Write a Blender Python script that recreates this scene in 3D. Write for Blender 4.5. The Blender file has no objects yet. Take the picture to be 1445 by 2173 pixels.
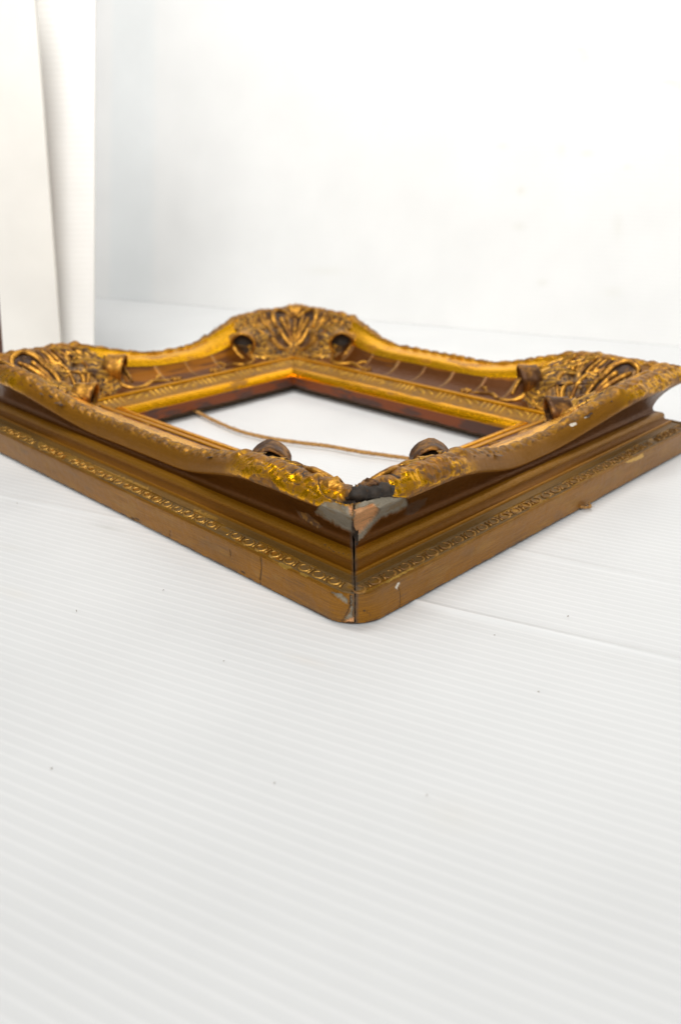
import bpy, math, random
import numpy as np
from mathutils import Matrix, Vector

random.seed(4)
SC = bpy.context.scene
COL = SC.collection

# ------------------------------------------------------------------ camera
CAM_C = np.array([-0.57558215, -0.60738375, 0.27647241])
PITCH, ROLL, YAW, FPX = 0.40595975, -0.00721602, 0.78966351, 1753.045
PW, PH = 1445.0, 2173.0
FW = np.array([math.cos(PITCH)*math.sin(YAW), math.cos(PITCH)*math.cos(YAW), -math.sin(PITCH)])
RT = np.array([math.cos(YAW), -math.sin(YAW), 0.0])
UP = np.cross(RT, FW)
R2 = math.cos(ROLL)*RT + math.sin(ROLL)*UP
U2 = -math.sin(ROLL)*RT + math.cos(ROLL)*UP
cam = bpy.data.cameras.new("camera")
cam_o = bpy.data.objects.new("camera", cam)
COL.objects.link(cam_o)
cam_o.matrix_world = Matrix(((R2[0], U2[0], -FW[0], CAM_C[0]),
                             (R2[1], U2[1], -FW[1], CAM_C[1]),
                             (R2[2], U2[2], -FW[2], CAM_C[2]), (0, 0, 0, 1)))
cam.sensor_fit = 'VERTICAL'
cam.sensor_height = 23.6
cam.lens = FPX/PH*23.6
cam.clip_start = 0.02
cam.clip_end = 50
cam.dof.use_dof = True
cam.dof.focus_distance = 0.575
cam.dof.aperture_fstop = 3.7
SC.camera = cam_o

# ------------------------------------------------------------------ light
w = bpy.data.worlds.new("World"); SC.world = w; w.use_nodes = True
bg = w.node_tree.nodes["Background"]
bg.inputs[0].default_value = (0.93, 0.97, 1.0, 1)
bg.inputs[1].default_value = 0.17
def area(name, loc, target, sx, sy, power, color):
    l = bpy.data.lights.new(name, 'AREA'); l.shape = 'RECTANGLE'
    l.size = sx; l.size_y = sy; l.energy = power; l.color = color
    o = bpy.data.objects.new(name, l); COL.objects.link(o)
    o.location = loc
    d = Vector(target)-Vector(loc)
    o.rotation_euler = d.to_track_quat('-Z', 'Y').to_euler()
    return o
area("window_light", (-1.75, -1.65, 1.9), (0.3, 0.45, 0.3), 1.5, 1.3, 56, (1.0, 0.985, 0.96))
area("overhead_wall_light", (-0.20, 0.05, 1.55), (0.62, 0.52, 0.95), 0.8, 0.8, 21, (1.0, 0.975, 0.94))  # unseen lamp added overhead and tilted so the wall outshines the floor
SC.view_settings.view_transform = 'Standard'
SC.view_settings.look = 'None'
SC.view_settings.exposure = 0.0
SC.view_settings.gamma = 1.0
SC.render.engine = 'CYCLES'
SC.cycles.use_denoising = True

# ------------------------------------------------------------------ helpers
def project(P):
    d = np.asarray(P, float)-CAM_C
    z = d@FW
    return np.stack([PW/2+FPX*(d@R2)/z, PH/2-FPX*(d@U2)/z], -1)
def ray(x, y):
    return FW+R2*(x-PW/2)/FPX-U2*(y-PH/2)/FPX
def hit(x, y, n, d0):
    """pixel of the photograph -> point on the plane n.P = d0"""
    r = ray(x, y); n = np.asarray(n, float)
    return CAM_C+r*((d0-n@CAM_C)/(n@r))
def sstep(a, b, x):
    t = np.clip((np.asarray(x, float)-a)/(b-a), 0, 1); return t*t*(3-2*t)
def _hash(i, j, k):
    h = (i.astype(np.int64)*374761393+j.astype(np.int64)*668265263+k.astype(np.int64)*2147483647) & 0xffffffff
    h = ((h ^ (h >> 13))*1274126177) & 0xffffffff
    return ((h ^ (h >> 16)) & 0xffff)/65535.0
def vn(x, y, seed=0):
    x = np.asarray(x, float); y = np.asarray(y, float)
    i = np.floor(x); j = np.floor(y); fx = x-i; fy = y-j
    fx = fx*fx*(3-2*fx); fy = fy*fy*(3-2*fy)
    k = np.full(i.shape, seed*7919+13)
    a = _hash(i, j, k); b = _hash(i+1, j, k); c = _hash(i, j+1, k); d = _hash(i+1, j+1, k)
    return (a*(1-fx)+b*fx)*(1-fy)+(c*(1-fx)+d*fx)*fy
def fbm(x, y, seed=0, o=4):
    s = 0; a = .5; t = 0
    for k in range(o):
        s = s+a*vn(x*2**k, y*2**k, seed+k*31); t += a; a *= .55
    return s/t
def mesh(name, V, F, mat=None, smooth=True, attrs=None, uv=None):
    V = np.ascontiguousarray(V, np.float32).reshape(-1, 3)
    me = bpy.data.meshes.new(name)
    if isinstance(F, np.ndarray):
        nf, k = F.shape
        me.vertices.add(len(V)); me.vertices.foreach_set("co", V.ravel())
        me.loops.add(nf*k); me.loops.foreach_set("vertex_index", np.ascontiguousarray(F, np.int32).ravel())
        me.polygons.add(nf); me.polygons.foreach_set("loop_start", np.arange(0, nf*k, k, dtype=np.int32))
        me.update(calc_edges=True)
    else:
        me.from_pydata([tuple(map(float, v)) for v in V], [], F)
    if smooth:
        me.polygons.foreach_set("use_smooth", np.ones(len(me.polygons), bool))
    if attrs:
        for an, arr in attrs.items():
            if arr.ndim == 2:
                at = me.attributes.new(an, 'FLOAT_COLOR', 'POINT')
                c = np.ones((len(V), 4), np.float32); c[:, :3] = arr
                at.data.foreach_set("color", c.ravel())
            else:
                at = me.attributes.new(an, 'FLOAT', 'POINT')
                at.data.foreach_set("value", np.ascontiguousarray(arr, np.float32))
    if uv is not None:
        l = me.uv_layers.new(name="UVMap")
        vi = np.empty(len(me.loops), np.int32); me.loops.foreach_get("vertex_index", vi)
        l.data.foreach_set("uv", np.ascontiguousarray(uv[vi], np.float32).ravel())
    if mat: me.materials.append(mat)
    me.validate(); me.update()
    return me
def obj(name, me, parent=None, **props):
    o = bpy.data.objects.new(name, me); COL.objects.link(o)
    if parent: o.parent = parent
    for k, v in props.items(): o[k] = v
    return o
def grid_faces(nr, nc):
    i = np.arange(nr-1)[:, None]*nc+np.arange(nc-1)[None]
    return np.stack([i, i+1, i+nc+1, i+nc], -1).reshape(-1, 4)
def inpoly(px, poly):
    x, y = px[:, 0], px[:, 1]; r = np.zeros(len(px), bool)
    n = len(poly)
    for i in range(n):
        x1, y1 = poly[i]; x2, y2 = poly[(i+1) % n]
        if y1 == y2: continue
        c = ((y1 > y) != (y2 > y)) & (x < (x2-x1)*(y-y1)/(y2-y1)+x1)
        r ^= c
    return r
def linedist(px, pl):
    d = np.full(len(px), 1e9)
    for (x1, y1), (x2, y2) in zip(pl[:-1], pl[1:]):
        ex, ey = x2-x1, y2-y1; L = ex*ex+ey*ey
        t = np.clip(((px[:, 0]-x1)*ex+(px[:, 1]-y1)*ey)/L, 0, 1)
        d = np.minimum(d, np.hypot(px[:, 0]-x1-t*ex, px[:, 1]-y1-t*ey))
    return d
def catmull(P, n):
    P = np.asarray(P, float)
    if len(P) == 2:
        t = np.linspace(0, 1, n)[:, None]; return P[0]*(1-t)+P[1]*t
    Q = np.vstack([2*P[0]-P[1], P, 2*P[-1]-P[-2]])
    tt = np.linspace(0, len(P)-1, n); out = []
    for t in tt:
        i = min(int(t), len(P)-2); f = t-i
        p0, p1, p2, p3 = Q[i:i+4]
        out.append(.5*((2*p1)+(p2-p0)*f+(2*p0-5*p1+4*p2-p3)*f*f+(-p0+3*p1-3*p2+p3)*f**3))
    return np.array(out)

# ------------------------------------------------------------------ materials
def new_mat(name):
    m = bpy.data.materials.new(name); m.use_nodes = True
    nt = m.node_tree; return m, nt, nt.nodes["Principled BSDF"]
def node(nt, t, **kw):
    n = nt.nodes.new(t)
    for k, v in kw.items(): setattr(n, k, v)
    return n
def mathn(nt, op, a, b=None):
    n = node(nt, "ShaderNodeMath", operation=op)
    for i, v in enumerate((a, b)):
        if v is None: continue
        if isinstance(v, (int, float)): n.inputs[i].default_value = v
        else: nt.links.new(v, n.inputs[i])
    return n.outputs[0]
def frame_material():
    """colour, metal and gloss come from point attributes; grain is added along the rail"""
    m, nt, b = new_mat("gilded_moulding"); L = nt.links
    ac = node(nt, "ShaderNodeAttribute", attribute_name="tint")
    am = node(nt, "ShaderNodeAttribute", attribute_name="metal")
    ar = node(nt, "ShaderNodeAttribute", attribute_name="gloss")
    ag = node(nt, "ShaderNodeAttribute", attribute_name="grain")
    uv = node(nt, "ShaderNodeUVMap")
    mp = node(nt, "ShaderNodeMapping"); mp.inputs["Scale"].default_value = (28, 1500, 1)
    L.new(uv.outputs[0], mp.inputs[0])
    n1 = node(nt, "ShaderNodeTexNoise"); n1.inputs["Scale"].default_value = 1; n1.inputs["Detail"].default_value = 4; n1.inputs["Roughness"].default_value = .65
    L.new(mp.outputs[0], n1.inputs["Vector"])
    mp2 = node(nt, "ShaderNodeMapping"); mp2.inputs["Scale"].default_value = (700, 900, 1)
    L.new(uv.outputs[0], mp2.inputs[0])
    n2 = node(nt, "ShaderNodeTexNoise"); n2.inputs["Scale"].default_value = 1; n2.inputs["Detail"].default_value = 5; n2.inputs["Roughness"].default_value = .7
    L.new(mp2.outputs[0], n2.inputs["Vector"])
    # value multiplier
    s1 = mathn(nt, 'MULTIPLY', mathn(nt, 'SUBTRACT', n1.outputs[0], .5), ag.outputs["Fac"])
    s2 = mathn(nt, 'MULTIPLY', mathn(nt, 'SUBTRACT', n2.outputs[0], .5), .9)
    v = mathn(nt, 'ADD', mathn(nt, 'ADD', mathn(nt, 'MULTIPLY', s1, 1.9), s2), 1.0)
    hs = node(nt, "ShaderNodeVectorMath", operation='SCALE')
    L.new(ac.outputs["Color"], hs.inputs[0]); L.new(v, hs.inputs["Scale"])
    L.new(hs.outputs[0], b.inputs["Base Color"])
    L.new(am.outputs["Fac"], b.inputs["Metallic"])
    rr = mathn(nt, 'ADD', ar.outputs["Fac"], mathn(nt, 'MULTIPLY', mathn(nt, 'SUBTRACT', n2.outputs[0], .5), .35))
    L.new(rr, b.inputs["Roughness"])
    bp = node(nt, "ShaderNodeBump"); bp.inputs["Strength"].default_value = .35; bp.inputs["Distance"].default_value = .0006
    hh = mathn(nt, 'ADD', mathn(nt, 'MULTIPLY', n1.outputs[0], .5), n2.outputs[0])
    L.new(hh, bp.inputs["Height"]); L.new(bp.outputs[0], b.inputs["Normal"])
    return m
def gilt_material(name, c_hi, c_lo, c_bole, metal, rough, thr=.5, scale=90):
    """worn gilding: leaf, grime and red bole in blotches with a shape of their own"""
    m, nt, b = new_mat(name); L = nt.links
    tc = node(nt, "ShaderNodeTexCoord")
    n1 = node(nt, "ShaderNodeTexNoise"); n1.inputs["Scale"].default_value = scale; n1.inputs["Detail"].default_value = 6; n1.inputs["Roughness"].default_value = .65
    n2 = node(nt, "ShaderNodeTexNoise"); n2.inputs["Scale"].default_value = scale*3.1; n2.inputs["Detail"].default_value = 5
    n3 = node(nt, "ShaderNodeTexNoise"); n3.inputs["Scale"].default_value = scale*9; n3.inputs["Detail"].default_value = 3
    for n in (n1, n2, n3): L.new(tc.outputs["Object"], n.inputs["Vector"])
    r1 = node(nt, "ShaderNodeValToRGB"); r1.color_ramp.elements[0].position = thr-.1; r1.color_ramp.elements[1].position = thr+.1
    r1.color_ramp.elements[0].color = (*c_lo, 1); r1.color_ramp.elements[1].color = (*c_hi, 1)
    L.new(n1.outputs[0], r1.inputs[0])
    r2 = node(nt, "ShaderNodeValToRGB"); r2.color_ramp.elements[0].position = .62; r2.color_ramp.elements[1].position = .70
    r2.color_ramp.elements[0].color = (0, 0, 0, 1); r2.color_ramp.elements[1].color = (1, 1, 1, 1)
    L.new(n2.outputs[0], r2.inputs[0])
    mx = node(nt, "ShaderNodeMix", data_type='RGBA'); mx.inputs[7].default_value = (*c_bole, 1)
    L.new(r2.outputs[0], mx.inputs[0]); L.new(r1.outputs[0], mx.inputs[6])
    L.new(mx.outputs[2], b.inputs["Base Color"])
    L.new(mathn(nt, 'MULTIPLY', mathn(nt, 'SUBTRACT', 1.0, mathn(nt, 'MULTIPLY', r2.outputs[0], .7)), metal), b.inputs["Metallic"])
    L.new(mathn(nt, 'ADD', mathn(nt, 'MULTIPLY', n2.outputs[0], .4), rough-.2), b.inputs["Roughness"])
    bp = node(nt, "ShaderNodeBump"); bp.inputs["Strength"].default_value = .45; bp.inputs["Distance"].default_value = .0008
    L.new(mathn(nt, 'ADD', n2.outputs[0], mathn(nt, 'MULTIPLY', n3.outputs[0], .6)), bp.inputs["Height"])
    L.new(bp.outputs[0], b.inputs["Normal"])
    return m
M_RAIL = frame_material()
M_GILT = gilt_material("worn_gilt", (.74, .36, .045), (.17, .066, .010), (.10, .033, .010), .72, .45, .50, 70)
M_GILTD = gilt_material("dark_gilt", (.38, .17, .026), (.085, .034, .009), (.05, .02, .010), .55, .48, .55, 80)
M_LINE = gilt_material("hollow_shade_dark_break", (.045, .028, .016), (.022, .015, .010), (.06, .03, .012), .1, .7, .55, 120)  # shade painted into the volute hollows; also the broken carving's dark brown
M_EGGL = gilt_material("egg_gilt_bright", (.60, .33, .07), (.27, .14, .03), (.10, .06, .03), .7, .4, .45, 160)
M_EGGR = gilt_material("egg_gilt_dull", (.46, .235, .050), (.18, .088, .024), (.10, .055, .025), .5, .45, .52, 160)

def sheet_material(name, col, line, pitch, rough=.42):
    """white fluted plastic: paler webs between the flutes (attribute 'web'), faint marks"""
    m, nt, b = new_mat(name); L = nt.links
    aw = node(nt, "ShaderNodeAttribute", attribute_name="web")
    at = node(nt, "ShaderNodeAttribute", attribute_name="tint")
    tc = node(nt, "ShaderNodeTexCoord")
    n1 = node(nt, "ShaderNodeTexNoise"); n1.inputs["Scale"].default_value = 9; n1.inputs["Detail"].default_value = 6
    n2 = node(nt, "ShaderNodeTexNoise"); n2.inputs["Scale"].default_value = 260; n2.inputs["Detail"].default_value = 3
    for n in (n1, n2): L.new(tc.outputs["Object"], n.inputs["Vector"])
    mx = node(nt, "ShaderNodeMix", data_type='RGBA'); mx.inputs[6].default_value = (*col, 1); mx.inputs[7].default_value = (*line, 1)
    L.new(aw.outputs["Fac"], mx.inputs[0])
    vm = node(nt, "ShaderNodeVectorMath", operation='MULTIPLY')
    L.new(mx.outputs[2], vm.inputs[0]); L.new(at.outputs["Color"], vm.inputs[1])
    r = node(nt, "ShaderNodeMapRange"); r.inputs[1].default_value = .3; r.inputs[2].default_value = .7; r.inputs[3].default_value = .97; r.inputs[4].default_value = 1.02
    L.new(n1.outputs[0], r.inputs[0])
    sc = node(nt, "ShaderNodeVectorMath", operation='SCALE'); L.new(vm.outputs[0], sc.inputs[0]); L.new(r.outputs[0], sc.inputs["Scale"])
    L.new(sc.outputs[0], b.inputs["Base Color"])
    L.new(mathn(nt, 'ADD', mathn(nt, 'MULTIPLY', n1.outputs[0], .2), rough-.1), b.inputs["Roughness"])
    bp = node(nt, "ShaderNodeBump"); bp.inputs["Strength"].default_value = .05; bp.inputs["Distance"].default_value = .001
    L.new(n2.outputs[0], bp.inputs["Height"]); L.new(bp.outputs[0], b.inputs["Normal"])
    b.inputs["Specular IOR Level"].default_value = .35
    return m
M_FLOOR = sheet_material("fluted_plastic_floor", (.80, .808, .806), (.85, .855, .853), .0068)
M_WALL = sheet_material("fluted_plastic_wall", (.83, .832, .822), (.845, .847, .837), .0068)

# ------------------------------------------------------------------ floor and walls
FA = math.radians(-72.2)
FD = np.array([math.cos(FA), math.sin(FA)])           # along the flutes
FN = np.array([-FD[1], FD[0]])                        # across the flutes
PITCH_F = .0068
OFF_WALL = .667
def build_floor():
    ph = np.array([0, .10, .20, .5, .80, .90])
    k = np.arange(int(-1.05/PITCH_F), int(OFF_WALL/PITCH_F)+1)
    off = (k[:, None]+ph[None]).ravel()*PITCH_F
    web = np.tile(np.array([1, .8, .0, .0, .0, .8]), len(k))
    hz = np.tile(np.array([0, -.00002, -.00006, -.00008, -.00006, -.00002]), len(k))
    keep = off < OFF_WALL; off, web, hz = off[keep], web[keep], hz[keep]
    al = np.linspace(-1.7, 1.3, 150)
    O, A = np.meshgrid(off, al, indexing='ij')
    Z = np.repeat(hz[:, None], len(al), 1)-.0008
    Z += (fbm(O*9, A*2.2, 3)-.5)*.0016*(1-.0)
    # fold lines pressed into the sheet, running under the frame
    cp = [hit(x, y, (0, 0, 1), 0)[:2] for x, y in ((0, 1047), (284, 1103), (945, 1287), (1445, 1397))]
    ca = np.array([p@FD for p in cp]); co = np.array([p@FN for p in cp])
    line = np.interp(A, np.concatenate([[ca[0]-1], ca, [ca[-1]+1]]), np.concatenate([[co[0]+.05], co, [co[-1]-.04]]))
    d = O-line
    st = sstep(.05, .30, A)*.7+.3
    Z += st*(.0016*np.exp(-(d/.0035)**2))+st*.0010*sstep(.004, -.03, d)*sstep(-.12, -.03, d)
    d2 = O-np.interp(A, [-.5, .3, .6], [-.13, -.165, -.172])
    Z += .0005*np.exp(-(d2/.004)**2)
    X = FN[0]*O+FD[0]*A; Y = FN[1]*O+FD[1]*A
    Z -= np.maximum(0, Z.max()-(-.0001))*0
    Z -= .0012
    T = np.ones((O.size, 3))
    px = project(np.stack([X.ravel(), Y.ravel(), Z.ravel()], -1))
    for cx, cy, rx, ry, t in ((980, 1735, 60, 35, (.985, .975, .955)), (640, 1400, 18, 8, (1, .965, .93)), (20, 1255, 22, 10, (1, .97, .92)),
                              (610, 1190, 20, 6, (.96, .96, .95)), (230, 1120, 14, 4, (.90, .90, .88)), (1210, 1145, 20, 4, (.95, .94, .93)), (8, 1160, 20, 6, (.93, .92, .88))):
        g = np.exp(-((px[:, 0]-cx)/rx)**2-((px[:, 1]-cy)/ry)**2)[:, None]
        T *= 1-g*(1-np.array(t))
    W = np.repeat(web[:, None], len(al), 1).ravel()
    W = W*(.75+.5*vn(A.ravel()*3, np.floor(O.ravel()/PITCH_F+.5)*.37, 8))
    V = np.stack([X, Y, Z], -1).reshape(-1, 3)
    F = grid_faces(len(off), len(al))[:, ::-1]
    me = mesh("floor", V, F, M_FLOOR, True, {"web": W, "tint": T})
    obj("floor", me, kind="structure")
build_floor()

def build_wall():
    lean = math.radians(10)
    e = np.array([FN[0]*math.sin(lean), FN[1]*math.sin(lean), math.cos(lean)])
    nrm = np.cross(np.array([FD[0], FD[1], 0]), e); nrm /= np.linalg.norm(nrm)
    base = np.array([FN[0]*OFF_WALL, FN[1]*OFF_WALL, -.0015])
    if nrm@FW > 0: nrm = -nrm
    d0 = nrm@base
    L0 = hit(196, 628, nrm, d0); a0 = L0[:2]@FD
    al = np.concatenate([np.linspace(a0-.02, 1.0, 260), np.linspace(1.03, 1.6, 12)])
    k = np.arange(0, int(1.3/PITCH_F)); ph = np.array([0, .12, .25, .5, .75, .88])
    hh = (k[:, None]+ph).ravel()*PITCH_F
    web = np.tile([1, .7, 0, 0, 0, .7], len(k)); dz = np.tile([0, 0, -.00005, -.00007, -.00005, 0], len(k))
    H, A = np.meshgrid(hh, al, indexing='ij')
    P = np.array([FN[0]*OFF_WALL, FN[1]*OFF_WALL, -.0034])+A[..., None]*np.array([FD[0], FD[1], 0])+H[..., None]*e
    und = (fbm(A*3.0, H*3.0, 17)-.5)*.004*sstep(0, .15, H)
    foot = np.zeros(H.shape)
    px = project(P.reshape(-1, 3))
    dent = np.zeros(len(px))
    pl = [(560, 210), (800, 186), (1100, 172), (1445, 168)]
    dd = px[:, 1]-np.interp(px[:, 0], [p[0] for p in pl], [p[1] for p in pl])
    dent = .0007*np.exp(-(dd/9)**2)*sstep(500, 900, px[:, 0])
    P = P+nrm*(und+np.repeat(dz[:, None], len(al), 1)-foot+dent.reshape(H.shape))[..., None]
    T = np.ones((len(px), 3))
    arc = linedist(px, [(1060, 130), (1100, 103), (1160, 77), (1230, 65), (1300, 85), (1345, 120), (1400, 160), (1450, 190)])
    g = np.exp(-(arc/9)**2)*(.4+.9*fbm(px[:, 0]/60, px[:, 1]/40, 5))*sstep(1040, 1180, px[:, 0])
    T *= 1-g[:, None]*np.array([.05, .055, .085])
    for cx, cy, rx, ry, s in ((1240, 120, 18, 20, .05), (1230, 105, 10, 6, .05), (1245, 325, 14, 8, .04), (1105, 405, 8, 10, .05), (1190, 318, 8, 14, .03), (1065, 310, 12, 8, .03),
                              (1150, 600, 10, 8, .03), (1310, 480, 10, 25, .025), (1100, 480, 14, 10, .025), (1330, 355, 8, 6, .03), (1300, 620, 20, 12, .02), (690, 575, 40, 10, .02), (1390, 75, 10, 12, .03)):
        g = np.exp(-((px[:, 0]-cx)/rx)**2-((px[:, 1]-cy)/ry)**2)[:, None]
        T *= 1-g*s*1.7*np.array([.9, 1, 1.5])
    # bluish tint in a strip down the left side
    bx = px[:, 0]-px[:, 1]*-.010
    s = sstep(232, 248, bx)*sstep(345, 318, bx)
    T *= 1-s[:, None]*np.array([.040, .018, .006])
    W = np.repeat(web[:, None], len(al), 1).ravel()
    F = grid_faces(len(hh), len(al))
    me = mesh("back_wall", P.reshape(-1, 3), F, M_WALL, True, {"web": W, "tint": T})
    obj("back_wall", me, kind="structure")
build_wall()

def plain_material(name, col, rough, tex=None):
    m, nt, b = new_mat(name); L = nt.links
    tc = node(nt, "ShaderNodeTexCoord")
    n1 = node(nt, "ShaderNodeTexNoise"); n1.inputs["Scale"].default_value = 14; n1.inputs["Detail"].default_value = 6
    L.new(tc.outputs["Object"], n1.inputs["Vector"])
    r = node(nt, "ShaderNodeMapRange"); r.inputs[1].default_value = .3; r.inputs[2].default_value = .7; r.inputs[3].default_value = .96; r.inputs[4].default_value = 1.03
    L.new(n1.outputs[0], r.inputs[0])
    v = node(nt, "ShaderNodeVectorMath", operation='SCALE'); v.inputs[0].default_value = col
    L.new(r.outputs[0], v.inputs["Scale"]); L.new(v.outputs[0], b.inputs["Base Color"])
    b.inputs["Roughness"].default_value = rough
    if tex:
        wv = node(nt, "ShaderNodeTexWave"); wv.inputs["Scale"].default_value = tex; wv.inputs["Distortion"].default_value = .6; wv.bands_direction = 'DIAGONAL'
        mp = node(nt, "ShaderNodeMapping"); mp.inputs["Rotation"].default_value = (0, 0, math.radians(45))
        L.new(tc.outputs["Object"], wv.inputs["Vector"])
        bp = node(nt, "ShaderNodeBump"); bp.inputs["Strength"].default_value = .10; bp.inputs["Distance"].default_value = .001
        L.new(wv.outputs[0], bp.inputs["Height"]); L.new(bp.outputs[0], b.inputs["Normal"])
    return m
M_BOARD = plain_material("white_woven_board", (.93, .92, .89), .6, 75)
M_CREAM = plain_material("cream_board", (.90, .875, .82), .55)
M_POST = plain_material("brown_wood_post", (.10, .035, .02), .5)
def board(name, foot, pts, lean, mat, thick, **props):
    """a sheet standing on the floor at pixel foot, leaning back; its corners are taken on that plane"""
    f0 = hit(foot[0], foot[1], (0, 0, 1), 0)
    h = np.array([FW[0], FW[1], 0]); h /= np.linalg.norm(h)
    n = -h*math.cos(math.radians(lean))+np.array([0, 0, 1])*math.sin(math.radians(lean))
    d0 = n@f0
    P = [hit(x, y, n, d0) for x, y in pts]
    P = [p if p[2] > -.02 else p+(np.array([0, 0, 0])) for p in P]
    V = np.array(P+[p-n*thick for p in P])
    k = len(P)
    F = [list(range(k)), list(range(2*k-1, k-1, -1))]+[[i, i+k, (i+1) % k+k, (i+1) % k] for i in range(k)]
    me = mesh(name, V, F, mat, False)
    o = obj(name, me, **props)
    md = o.modifiers.new("b", 'BEVEL'); md.width = .0012; md.segments = 2
    return o
board("side_board", (150, 812), [(204, -160), (199.5, 812), (60, 812), (-40, -160)], 9, M_BOARD, .006, kind="structure")
board("front_board", (80, 826), [(63, -160), (136, 826), (13, 826), (-62, -160)], 4, M_CREAM, .008, kind="structure")
board("door_post", (-20, 812), [(30, 100), (40, 812), (-160, 812), (-180, 100)], 0, M_POST, .03, kind="structure")

# ------------------------------------------------------------------ frame profile
A_, B_, M_ = .25, .297, .1328
Z0 = .0004
# groups: zone, corner-section points, mid-rail-section points, samples  (u inward, z up)
PROF = [
 ('band',  [(0, 0), (0, .012), (0, .0212), (.0012, .0232)], None, 30),
 ('egg',   [(.0012, .0232), (.0020, .0244), (.0028, .0238), (.0098, .0252), (.0104, .0263), (.0112, .0258)], None, 18),
 ('ledge', [(.0112, .0258), (.0120, .0252), (.0176, .0262)], None, 10),
 ('arris', [(.0176, .0262), (.0179, .0280), (.0188, .0286)], None, 6),
 ('cav',   [(.0188, .0286), (.0206, .0287), (.0228, .0302), (.0236, .0325)], None, 12),
 ('torus', [(.0236, .0325), (.0238, .0350), (.0258, .0371), (.0290, .0378)], None, 12),
 ('cove',  [(.0290, .0378), (.0318, .0390), (.0325, .0440), (.0285, .0535), (.0205, .0630), (.0105, .0700)],
           [(.0290, .0378), (.0316, .0384), (.0326, .0394), (.0328, .0408), (.0322, .0422), (.0305, .0436)], 40),
 ('face',  [(.0105, .0700), (.0088, .0735), (.0105, .0785), (.0150, .0822), (.0195, .0838)],
           [(.0305, .0436), (.0298, .0455), (.0315, .0515), (.0345, .0560), (.0375, .0583)], 36),
 ('crest', [(.0195, .0838), (.0245, .0842), (.0290, .0825)], [(.0375, .0583), (.0405, .0597), (.0435, .0585)], 10),
 ('gband', [(.0290, .0825), (.0335, .0782), (.0440, .0690), (.0540, .0605)], [(.0435, .0585), (.0460, .0572), (.0600, .0548), (.0690, .0488)], 18),
 ('icove', [(.0540, .0605), (.0560, .0585), (.0720, .0465), (.0860, .0385), (.0985, .0345)],
           [(.0690, .0488), (.0700, .0472), (.0765, .0408), (.0860, .0362), (.0985, .0345)], 34),
 ('ledge2', [(.0985, .0345), (.0990, .0358), (.1035, .0355), (.1042, .0335)], None, 10),
 ('frieze', [(.1042, .0335), (.1050, .0322), (.1205, .0262)], None, 30),
 ('ovolo', [(.1205, .0262), (.1212, .0278), (.1260, .0272), (.1310, .0240), (.1328, .0205)], None, 18),
 ('edge',  [(.1328, .0205), (.1328, .0080)], None, 12),
 ('back',  [(.1328, .0080), (.1240, .0078), (.1240, .0002), (.0600, .0), (.0, .0)], None, 14),
]
zone, cu, mu = [], [], []
for zi, (nm, c, m_, n) in enumerate(PROF):
    c = np.array(c); m_ = c if m_ is None else np.array(m_)
    if nm in ('back', 'edge', 'band'):
        tt = np.linspace(0, len(c)-1, n)
        ci = np.stack([np.interp(tt, range(len(c)), c[:, k]) for k in (0, 1)], -1); mi = ci.copy()
        if nm == 'band':
            ci = catmull(c, n); mi = ci.copy()
    else:
        ci, mi = catmull(c, n), catmull(m_, n)
    if zi: ci, mi = ci[1:], mi[1:]
    zone += [nm]*len(ci); cu.append(ci); mu.append(mi)
zone = np.array(zone); CU = np.vstack(cu); MU = np.vstack(mu)
VARC = np.concatenate([[0], np.cumsum(np.hypot(*np.diff(MU*.5+CU*.5, axis=0).T))])
TOPI = np.where(np.isin(zone, ['crest', 'gband', 'icove', 'ledge2', 'frieze', 'ovolo']))[0]
def wmid(s): return sstep(.105, .235, s)
def hfun(p, q):
    """height of the moulding's upper side at distances p and q from the two outer edges of a corner"""
    u, s = min(p, q), max(p, q)
    k = float(wmid(s))
    U = CU[TOPI, 0]*(1-k)+MU[TOPI, 0]*k; Z = CU[TOPI, 1]*(1-k)+MU[TOPI, 1]*k
    return float(np.interp(u, U, Z))
def hnorm(p, q, e=.002):
    gx = (hfun(p+e, q)-hfun(p-e, q))/(2*e); gy = (hfun(p, q+e)-hfun(p, q-e))/(2*e)
    n = np.array([-gx, -gy, 1.0]); return n/np.linalg.norm(n)

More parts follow.
